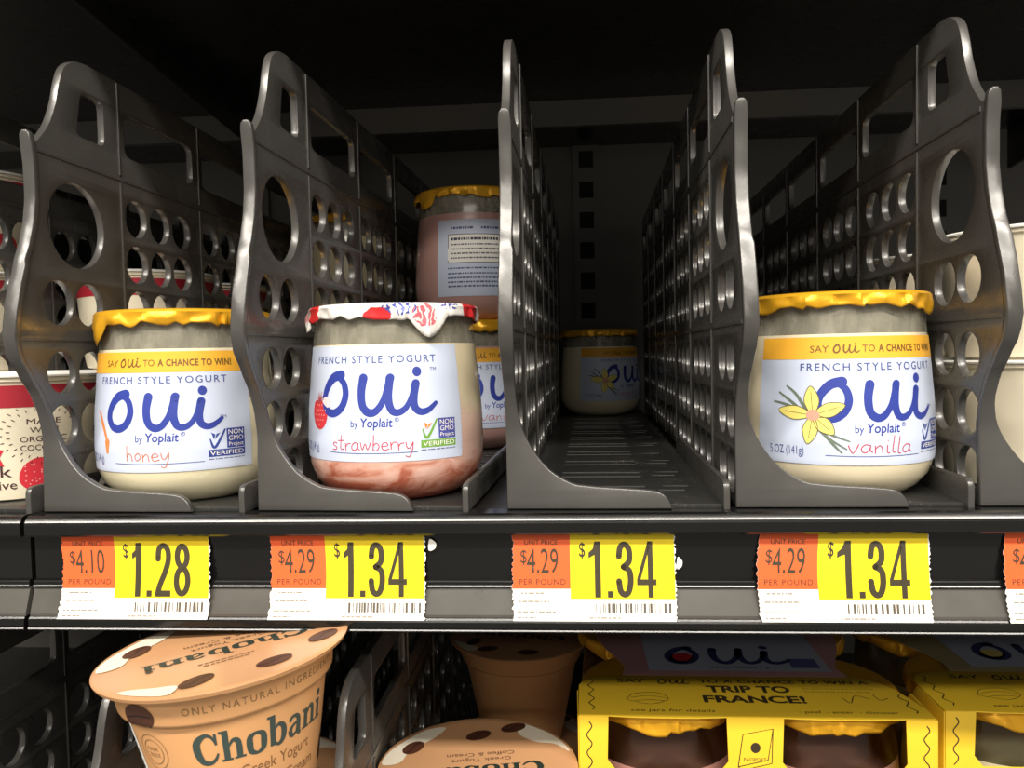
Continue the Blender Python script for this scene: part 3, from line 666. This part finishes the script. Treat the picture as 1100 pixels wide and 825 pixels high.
# ------------------------------------------------------------------ coconut yogurt cups at the two edges
CH = 53.0
def cup_prof():
    return [(27, 1.2), (30.5, 0), (32, 0.8), (33, 6), (36.4, 47), (36.6, 48.6), (37.6, 49.2), (37.6, 50.6)]
def cr(z): return 33+(36.4-33)*(z-6)/41
def cmap(u, v, off):
    r = cr(v)+off; a = u/35.0; return (r*math.sin(a), -r*math.cos(a), v)
def red_cup(loc, rz, label, plain=False, detail=True):
    t = thing('coconut_yogurt_cup', label, 'yogurt cup', loc, (0, 0, R_(rz)), 'cream cups' if plain else 'red and white cups')
    if 'cup' not in CACHE:
        CACHE['cup'] = lathe(cup_prof(), 64, 'cup_body', cap1=False); CACHE['cuplid'] = lathe([(37.5, 50.7), (38.6, 50.9), (38.7, 51.6), (37.5, 52.2), (30, 52.0), (29, 52.9), (10, 52.95)], 64, 'cup_lid')
    link('cup_body', CACHE['cup'], cup_cream, t); link('cup_lid', CACHE['cuplid'], paper_white, t)
    if plain: return t
    A = Art(); A.rect(-110, 110, 38.5, 47.6); A.put('red_band', cmap, ink('A81F30'), t, 0.1, 3)
    if not detail: 
        Art().dot(30, 14, 6).dot(-20, 16, 5).put('raspberry_drawing', cmap, ink('C92A3A'), t, 0.1, 3)
        return t
    dk = ink('4A2A2E')
    for s_, b, a0, a1 in (('MADE', 31.4, 11.5, 24), ('WITH', 27.8, 12.5, 23), ('ORGANIC', 24.1, 9, 26.5), ('COCONUT', 20.5, 9, 26.5)):
        Art().text(s_, a0, a1, b, 2.3).put('lettering', cmap, dk, t, 0.12, 2)
    rays = Art()
    for a in range(0, 360, 14):
        for r0 in (11.5, 14): rays.stroke([(17.5+r0*1.05*math.cos(R_(a+r0*3)), 27.5+r0*.86*math.sin(R_(a+r0*3))), (17.5+(r0+1.3)*1.05*math.cos(R_(a+r0*3)), 27.5+(r0+1.3)*.86*math.sin(R_(a+r0*3)))], 0.35, 1)
    rays.v = [(x, min(y, 37.9)) for x, y in rays.v]; rays.put('rays', cmap, dk, t, 0.11, 2)
    Art().text('coconutmilk', -41, 5.6, 10.2, 4.6, 0.005).put('lettering', cmap, dk, t, 0.12, 2)
    Art().text('yogurt alternative', -38, 7.2, 5.2, 3.4, 0.005).put('lettering', cmap, dk, t, 0.12, 2)
    Art().poly([(-12, 15.6), (3, 14.6), (1.4, 18.2), (3.2, 21.4), (-12, 22.6)]).put('ribbon', cmap, ink('C92A3A'), t, 0.1, 2)
    Art().rect(-5, -1.6, 20, 34).put('red_stem', cmap, ink('7A2A34'), t, 0.1, 2)
    rb = Art(); rd = random.Random(5)
    rb.poly(crom([(8, 9), (10, 14.5), (15, 17.4), (21, 16.4), (24, 12), (22, 6.6), (16, 4), (10.5, 5)], 4, True)).put('raspberry_drawing', cmap, ink('D02C3A'), t, 0.1, 2)
    dr = Art()
    for i in range(26): dr.dot(16+rd.uniform(-5.6, 5.6), 10.6+rd.uniform(-4.6, 4.6), .34, n=8)
    dr.put('drupelets', cmap, ink('F0989A'), t, 0.15, 2)
    Art().rect(40.5, 48.5, 26, 28.6).put('seal_bar', cmap, ink('3A3A3A'), t, 0.11, 2); Art().stroke([(43, 32), (44.2, 29.4), (46.8, 33.4)], 0.7).put('check_mark', cmap, ink('3A3A3A'), t, 0.11, 2)
    cir = Art(); cir.stroke([(48+3*math.cos(a), 19+3.4*math.sin(a)) for a in [i*math.pi/6 for i in range(12)]], 0.4, 2, True); cir.text('OU', 46.4, 49.6, 18, 2); cir.put('seal_ring', cmap, ink('3A3A3A'), t, 0.11, 2)
    return t
red_cup((-244.0, 44, 0.05), 21, 'red banded white raspberry coconut yogurt cup at the left edge')
for k in range(2):
    red_cup((-240.0, 146, 0.05+k*CH), 80, ('lower' if k == 0 else 'upper')+' red banded cup of the pair behind the left divider holes', detail=False)
    red_cup((-236.6, 228, 0.05+k*CH), 30, ('lower' if k == 0 else 'upper')+' cup of the deeper red banded pair seen through the left divider', detail=False)
for k in range(3):
    red_cup((-327, 128, 0.05+k*CH), 10, ('bottom', 'middle', 'top')[k]+' cup of the dim stack of three beyond the left edge divider', detail=False)
for k in range(2):
    c_ = red_cup((190.5, 48, 0.05+k*CH*.955), 0, ('lower' if k == 0 else 'upper')+' cream cup of the pair at the right edge', plain=True); c_.scale = (1, 1, .955)
    c_ = red_cup((192.0, 135, 0.05+k*CH*.955), 0, ('lower' if k == 0 else 'upper')+' cream cup of the second pair behind the right edge divider', plain=True); c_.scale = (1, 1, .955)

# ------------------------------------------------------------------ peach coffee yogurt cups on the lower shelf
PH = 66.0
PP = [(19, 1.5), (21.5, 0), (23.2, 1.2), (24.2, 5), (33.2, 50), (33.7, 52.5), (35.6, 53.2), (36.2, 54.4), (37.4, 62.6), (38.2, 63.6), (42.4, 64.2), (42.8, 65.0), (42.2, 65.4)]
def pr(z): return 24.2+9.0*(z-5)/45 if z <= 52 else lerp([(52, 33.6), (53.2, 35.6), (54.4, 36.2), (62.6, 37.4)], z)
def pmap(u, v, off):
    r = pr(v)+off; a = u/33.0; return (r*math.sin(a), -r*math.cos(a), v)
SER = {'C': ([('s', [(.80, .70), (.66, .93), (.44, .98), (.17, .78), (.13, .45), (.25, .12), (.50, .02), (.72, .12), (.84, .32)], [.08, .10, .15, .25, .27, .22, .14, .11, .07]), ('r', .76, .85, .62, 1.0)], .93),
 'h': ([('r', .10, .31, 0, 1.04), ('r', 0, .12, .96, 1.04), ('r', 0, .40, 0, .07), ('s', [(.30, .48), (.44, .66), (.60, .62), (.645, .42), (.645, .02)], [.06, .12, .19, .21, .21]), ('r', .46, .86, 0, .07)], .90),
 'o': ([('c', [(.38, .68), (.15, .58), (.12, .34), (.16, .10), (.38, -.01), (.60, .10), (.64, .34), (.61, .58)], [.10, .20, .24, .20, .10, .20, .24, .20])], .78),
 'b': ([('r', .10, .31, 0, 1.04), ('r', 0, .12, .96, 1.04), ('s', [(.29, .54), (.45, .67), (.63, .56), (.67, .34), (.61, .10), (.42, -.01), (.28, .10)], [.06, .12, .20, .23, .20, .11, .07])], .83),
 'a': ([('s', [(.10, .54), (.22, .66), (.42, .65), (.53, .50), (.53, .08), (.66, .01)], [.14, .11, .14, .20, .20, .10]), ('c', [(.44, .40), (.22, .33), (.13, .17), (.22, .03), (.42, .10)], [.08, .12, .19, .14, .08])], .74),
 'n': ([('r', .10, .31, 0, .68), ('r', 0, .12, .60, .68), ('r', 0, .40, 0, .07), ('s', [(.30, .48), (.44, .66), (.60, .62), (.645, .42), (.645, .02)], [.06, .12, .19, .21, .21]), ('r', .46, .86, 0, .07)], .90),
 'i': ([('r', .10, .31, 0, .68), ('r', 0, .12, .60, .68), ('r', 0, .41, 0, .07), ('d', .20, .90, .12)], .44)}
def serif(word, u0, u1, base, cap):
    """heavy serif lettering drawn from thick and thin strokes"""
    a = Art(); k = (u1-u0)/sum(SER[c][1] for c in word); x = u0
    for c in word:
        b = Art()
        for e in SER[c][0]:
            if e[0] == 's': b.stroke(e[1], e[2], 5)
            elif e[0] == 'c': b.stroke(e[1], e[2], 4, True)
            elif e[0] == 'r': b.rect(*e[1:])
            else: b.dot(e[1], e[2], e[3])
        a.add([(x+px*k, base+py*cap) for px, py in b.v], b.f); x += SER[c][1]*k
    return a
def peach_cup(loc, rot, label, detail=True, lidrot=0.0, bare=False):
    t = thing('peach_yogurt_cup', label, 'yogurt cup', loc, rot, 'peach coffee yogurt cups')
    if 'pc' not in CACHE:
        CACHE['pc'] = lathe(PP, 72, 'cup_body', cap1=False)
        CACHE['pl'] = lathe([(42.8, 64.9), (43.0, 65.5), (42.4, 65.75), (39, 65.5), (28, 65.35), (12, 65.3)], 72, 'film_lid', cap0=False)
    link('cup_body', CACHE['pc'], peach, t); lid = link('film_lid', CACHE['pl'], peach_lid, t)
    c0, s0 = math.cos(lidrot), math.sin(lidrot)
    def lmap(u, v, off):
        r = math.hypot(u, v); z = 65.3+0.45*max(0, (r-12)/30.4)+off
        u *= .93; v *= .93
        return (u*c0-v*s0, u*s0+v*c0, z)
    if bare: return t
    bn, dk = ink('4E2C1C'), ink('26302A')
    # lid print (text frame: reading direction +u)
    for P_ in ([(-44, -6), (-38, -14), (-30, -17), (-22, -26), (-24, -36), (-30, -32.5), (-37, -24.5), (-42, -15)], [(20, 30), (27, 26), (34, 22), (38, 22), (33, 29), (24, 36.5)], [(44, -6), (42, -16), (34, -27), (24, -36.5), (14, -38), (20, -28), (31, -18), (36, -7)]):
        Art().poly(crom(P_, 4, True)).put('cream_splash', lmap, ink('E6DCC8'), lid, 0.06, 6, 6)
    serif('Chobani', -30, 30, 0, 8.5).put('lettering', lmap, dk, lid, 0.12, 6, 6)
    Art().text('Greek Yogurt', -16, 12, -6.5, 3).put('lettering', lmap, ink('6A4A34'), lid, 0.1, 6, 6)
    Art().text('Coffee & Cream', -18, 14, -11.5, 3).put('lettering', lmap, ink('6A4A34'), lid, 0.1, 6, 6)
    fine_print([(-8, 12, 13.5), (-6, 10, 16)], 3, 0.9).put('fine_print', lmap, ink('7A5A40'), lid, 0.1, 6, 6)
    for x, y, r in ((14, 30, 0.5), (-12, 31, 0.2), (30, -20, 0.9), (-2, -28, 0.4), (26, 20, 1.4) if not detail else (-33, 18, 0.5), (-20, -33, 0.3)):
        b = Art().dot(x, y, 6.6, 4.2, 20, r); q = b.put('coffee_bean', lmap, bn, lid, 0.1, 4, 4)
        c, s_ = math.cos(r), math.sin(r); Art().stroke([(x-5.6*c, y-5.6*s_), (x-2*c-.8*-s_, y-2*s_-.8*c), (x+2*c+.8*-s_, y+2*s_+.8*c), (x+5.6*c, y+5.6*s_)], 0.7).put('bean_crease', lmap, ink('2C170E'), lid, 0.14, 4, 4)
    if not detail: return t
    green = ink('3C4A46')
    Art().text('ONLY NATURAL INGREDIENTS', -25, 27, 57.2, 2.4, 0.004, spacing=1.3).put('lettering', pmap, ink('8A6A44'), t, 0.15, 2)
    serif('Chobani', -25, 25, 38.5, 10.2).put('lettering', pmap, green, t, 0.15, 2)
    Art().text('Greek Yogurt', -11, 17, 31.5, 3.9).put('lettering', pmap, ink('8A6440'), t, 0.15, 2)
    Art().text('Coffee & Cream', -17, 20, 24.5, 3.9).put('lettering', pmap, ink('8A6440'), t, 0.15, 2)
    for x, y, r in ((-40, 56.5, 0.1), (33, 26, 0.9)):
        Art().dot(x, y, 6.2, 4.6, 20, r).put('coffee_bean', pmap, bn, t, 0.16, 2, 1.2)
        c, s_ = math.cos(r), math.sin(r); Art().stroke([(x-5*c, y-5*s_), (x, y+.6), (x+5*c, y+5*s_)], 0.6).put('bean_crease', pmap, ink('2C170E'), t, 0.2, 2, 1.2)
    ring = Art()
    for rr in (6.2, 4.4): ring.stroke([(-41+rr*math.cos(a), 43+rr*math.sin(a)) for a in [i*math.pi/10 for i in range(20)]], 0.3, 1, True)
    ring.text('FAIR', -43.6, -38.4, 43.4, 1.4).text('TRADE', -43.8, -38.2, 41.2, 1.4).put('round_stamp', pmap, ink('A07A50'), t, 0.15, 2)
    Art().poly([(-58, 10), (-47, 10), (-52, 51.5), (-66, 51.5)]).put('facts_panel', pmap, paper_white, t, 0.12, 2, 5)
    fine_print([(-63+0.2*(46-y), -54+0.1*(46-y), y) for y in range(14, 50, 2)], 8, 0.9).put('fine_print', pmap, ink('8A8A88'), t, 0.18, 2)
    return t
SZ = FL+0.05
lean = Matrix.Translation(Vector((0, 0, 0)))
def stacked(x, y, n, label_top, lidrot, rz, names, top_tilt=0.0, detail_top=False, dx=0.0, dy=0.0, sc=1.0):
    for k in range(n):
        top = k == n-1
        lab = label_top if top else names[k]
        rot = (0, 0, R_(rz)) if not (top and top_tilt) else (Matrix.Rotation(R_(top_tilt), 3, 'Y') @ Matrix.Rotation(R_(rz), 3, 'Z')).to_euler()
        c_ = peach_cup((x+(dx if top else 0), y+(dy if top else 0), SZ+k*(PH-0.1)+(2.9 if top and top_tilt else 0)), rot, lab, detail=top and detail_top, lidrot=lidrot, bare=(n == 3 and k == 0)); c_.scale = (sc, sc, 1)
stacked(-130.2, 12, 3, 'tilted peach coffee yogurt cup with bean-printed lid, lower left', R_(213-46), 46, ['bottom cup under the tilted peach cup stack', 'peach cup directly beneath the tilted one, its rim just showing'], -5.0, True, dx=12, dy=-31)
stacked(-40.6, 30, 2, 'peach coffee cup at the bottom centre, seen mostly from above', R_(190-20), 20, ['bottom cup under the peach cup at the bottom centre'], sc=0.968)
stacked(-32, 182, 2, 'dark peach cup in shade behind the bottom centre cup', R_(170), 0, ['bottom cup of the shaded pair at the back'])

# ------------------------------------------------------------------ sleeved four-packs on the lower shelf
def four_pack(loc, label, top_col, fruit, ymat, detail=True):
    t = thing('yogurt_four_pack', label, 'yogurt pack', loc, (0, 0, 0), 'sleeved four-packs')
    HT = 74.4; W = 142.0; P = 71.0
    for j in range(2):
        for i in range(2):
            x, y = 35.5+P*i, 35.0+P*j
            key = ('packglass', ymat.name)
            if key not in CACHE:
                CACHE[key] = lathe([(jr(z)*0.965, z*0.96) for z in [0, 1.2, 3.6, 8, 14, 22, 34, 48, 52]], 48, 'jar_body')
                CACHE['packneck'] = lathe([(jr(z)*0.965, z*0.96) for z in [52, 60, 66, 72, 74.6]], 48, 'glass_neck', cap0=False, cap1=False)
                CACHE['packfoil'] = foil_mesh(21, ((0, 20, 1.5),), 6.8)
                for v in CACHE['packfoil'].vertices: v.co.x *= 0.985; v.co.y *= 0.985; v.co.z *= 0.965
            b = link('jar_body', CACHE[key], ymat, t); b.location = (x*S, y*S, 0)
            n_ = link('glass_neck', CACHE['packneck'], glass, t); n_.location = (x*S, y*S, 0)
            f = link('foil_lid', CACHE['packfoil'], foil_yellow, t); f.location = (x*S, y*S, 0); f.rotation_euler = (0, 0, i*1.3+j)
    yc = M('yellow_card', 'EBC330', 0.45, var=0.03, vscale=50); tc = M('card_'+top_col, top_col, 0.5, var=0.05, vscale=50)
    # yellow front part of the top panel, its front edge following the lids
    front = [(-0.6, -1.0)]
    for cx in (35.5, 106.5):
        front += [(cx+27*math.sin(R_(a)), -1.0-1.2*math.cos(R_(a*90/60))) for a in range(-60, 61, 8)]
    pts = front+[(W+.6, -0.6), (W+.2, 8)]+crom([(W-1.5, 16), (W-5, 27), (W-11, 36), (W-17, 39.5)], 3)+[(18, 39.5)]+crom([(9, 38.5), (3, 35), (-.3, 28)], 3)
    me = shape(pts, (), 0.5, 0.1, lambda a, b, q: (a, b, HT+0.3+q), 'top_panel'); link('top_panel', me, yc, t)
    me = shape([(20, 39.6), (W-20, 39.6)]+crom([(W-22, 50), (W-18, 62), (W-14, 72), (W-10, 88), (W-8, 106)], 3)+[(W-8, 142), (8, 142)]+crom([(8, 106), (10, 88), (14, 72), (18, 62), (22, 50)], 3), (), 0.5, 0.1, lambda a, b, q: (a, b, HT+0.3+q), 'flavour_panel')
    fp = link('flavour_panel', me, tc, t)
    # front face with two windows showing the lids
    def win(cx): return [(cx+24, HT+0.4), (cx+24.6, HT-18), (cx+21, HT-22.5), (cx-21, HT-22.5), (cx-24.6, HT-18), (cx-24, HT+0.4)]
    me = shape([(-0.6, 1), (W+.6, 1), (W+.6, HT+0.4)]+win(106.5)+win(35.5)+[(-0.6, HT+0.4)], (), 0.5, 0.1, lambda a, b, q: (a, -1.0+q, b), 'front_panel'); fr = link('front_panel', me, yc, t)
    for x in (-0.9, W+.9):
        me = shape([(-0.9, 1), (30, 1), (36, 24), (30, HT-8), (24, HT+0.2), (-0.9, HT+0.2)], (), 0.5, 0.1, lambda a, b, q, x=x: (x+q, a, b), 'side_panel'); link('side_panel', me, yc, t)
    fm = lambda u, v, off: (u, -1.26-off, v); tm = lambda u, v, off: (u, v, HT+0.56+off)
    dk = ink('3A2E1A')
    Art().rect(2, W-2, 6, HT-27).put('front_label', fm, label_paper, fr, 0.05, None)
    oui(1.25, 50, -4).put('logo', fm, ink('2A3C98'), fr, 0.12, None)
    Art().dot(14, HT-34, 9, 8).put('fruit_drawing', fm, ink(fruit), fr, 0.12, None)
    # top print
    Art().text('SAY', 17, 30, 31.5, 3.4, 0.02).put('lettering', tm, dk, t, 0.06, None)
    o = oui(0.30, 41, 0); o.v = [(x, y+10.6) for x, y in o.v]; o.put('lettering', tm, dk, t, 0.06, None)
    Art().text('TO A CHANCE TO WIN A', 54, 128, 31.5, 3.4, 0.02, spacing=1.1).put('lettering', tm, dk, t, 0.06, None)
    Art().text('TRIP TO', 56, 92, 22.3, 6.2, 0.035).put('lettering', tm, dk, t, 0.06, None)
    Art().text('FRANCE!', 53, 96, 12.4, 6.2, 0.035).put('lettering', tm, dk, t, 0.06, None)
    Art().text('see jars for details', 21, 56, 3.2, 2.4, shear=0.15).put('lettering', tm, dk, t, 0.06, None)
    Art().text('- peel  - enter  - discover', 90, 130, 3.2, 2.4, shear=0.15).put('lettering', tm, dk, t, 0.06, None)
    sk = Art()
    for u in (5, W-5): sk.stroke([(u+1.2*math.sin(k*1.6), 4+k*2.2) for k in range(15 if u < 20 else 9)], 0.5, 3)
    sk.stroke([(20, 14), (24, 20), (34, 21), (38, 15), (30, 10), (20, 14)], 0.35).stroke([(22, 16), (30, 18), (37, 16)], 0.35).stroke([(24, 13), (31, 14), (36, 13)], 0.35)
    sk.stroke([(112, 18), (114, 13), (118, 20), (123, 17)], 0.4).stroke([(126, 22), (127, 16), (131, 18)], 0.4)
    sk.put('drawing', tm, dk, t, 0.06, None)
    fine_print([(98, 128, 26), (98, 126, 23)], 9, 1.0).put('fine_print', tm, ink('B59A2A'), t, 0.06, None)
    bk = Art(); bk.stroke([(64, HT-20), (76, HT-17), (78, HT-4), (66, HT-6.5), (64, HT-20)], 0.4, 1); bk.stroke([(64, HT-20), (65.5, HT-21.5), (77.5, HT-18.4), (78, HT-4)], 0.4, 1); bk.dot(71, HT-12, 2, 2.2)
    bk.text('PASSPORT', 66.3, 75.3, HT-17.6, 1.4)
    for u in (3.5, W-3.5): bk.stroke([(u+1.1*math.sin(k*1.5), HT-2-k*1.8) for k in range(12)], 0.5, 3)
    bk.put('drawing', fm, dk, fr, 0.06, None)
    # label printed on the flavour panel
    lb = Art().rect(33, 117, 45, 98).put('printed_label', tm, ink('B9C2D8'), fp, 0.05, None)
    o = oui(1.25, 66, 34.5); o.put('logo', tm, ink('2E3A70'), lb, 0.1, None)
    Art().text(fruit_name(fruit), 62, 90, 48, 3.0).put('lettering', tm, ink('6A4A60'), lb, 0.1, None)
    Art().poly(crom([(46, 64), (53, 66), (56, 60), (50, 54), (44, 57)], 4, True)).put('fruit_drawing', tm, ink(fruit), lb, 0.1, None)
    Art().rect(100, 113, 49, 60).put('seal_box', tm, ink('5C66A0'), lb, 0.1, None)
    return t
def fruit_name(c): return 'strawberry' if c == 'C92A38' else 'vanilla'
Y_PACK = M('pack_jar_pink', 'B58478', 0.3, coat=1.0, var=0.05); Y_PACK2 = M('pack_jar_cream', 'C9BD9A', 0.3, coat=1.0, var=0.05)
for k in range(2):
    four_pack((2.4, 34, SZ+k*76.9), ('yellow sleeved strawberry four-pack beneath the upper strawberry pack', 'yellow sleeved strawberry four-pack with pink top, TRIP TO FRANCE print, lower right of centre')[k], 'B98C8E', 'C92A38', Y_PACK)
    four_pack((152.5, 42, SZ+k*76.9), ('yellow sleeved vanilla four-pack beneath the upper vanilla pack', 'yellow sleeved four-pack with olive-beige top at the bottom right corner')[k], 'A99C74', 'E8D27A', Y_PACK2)
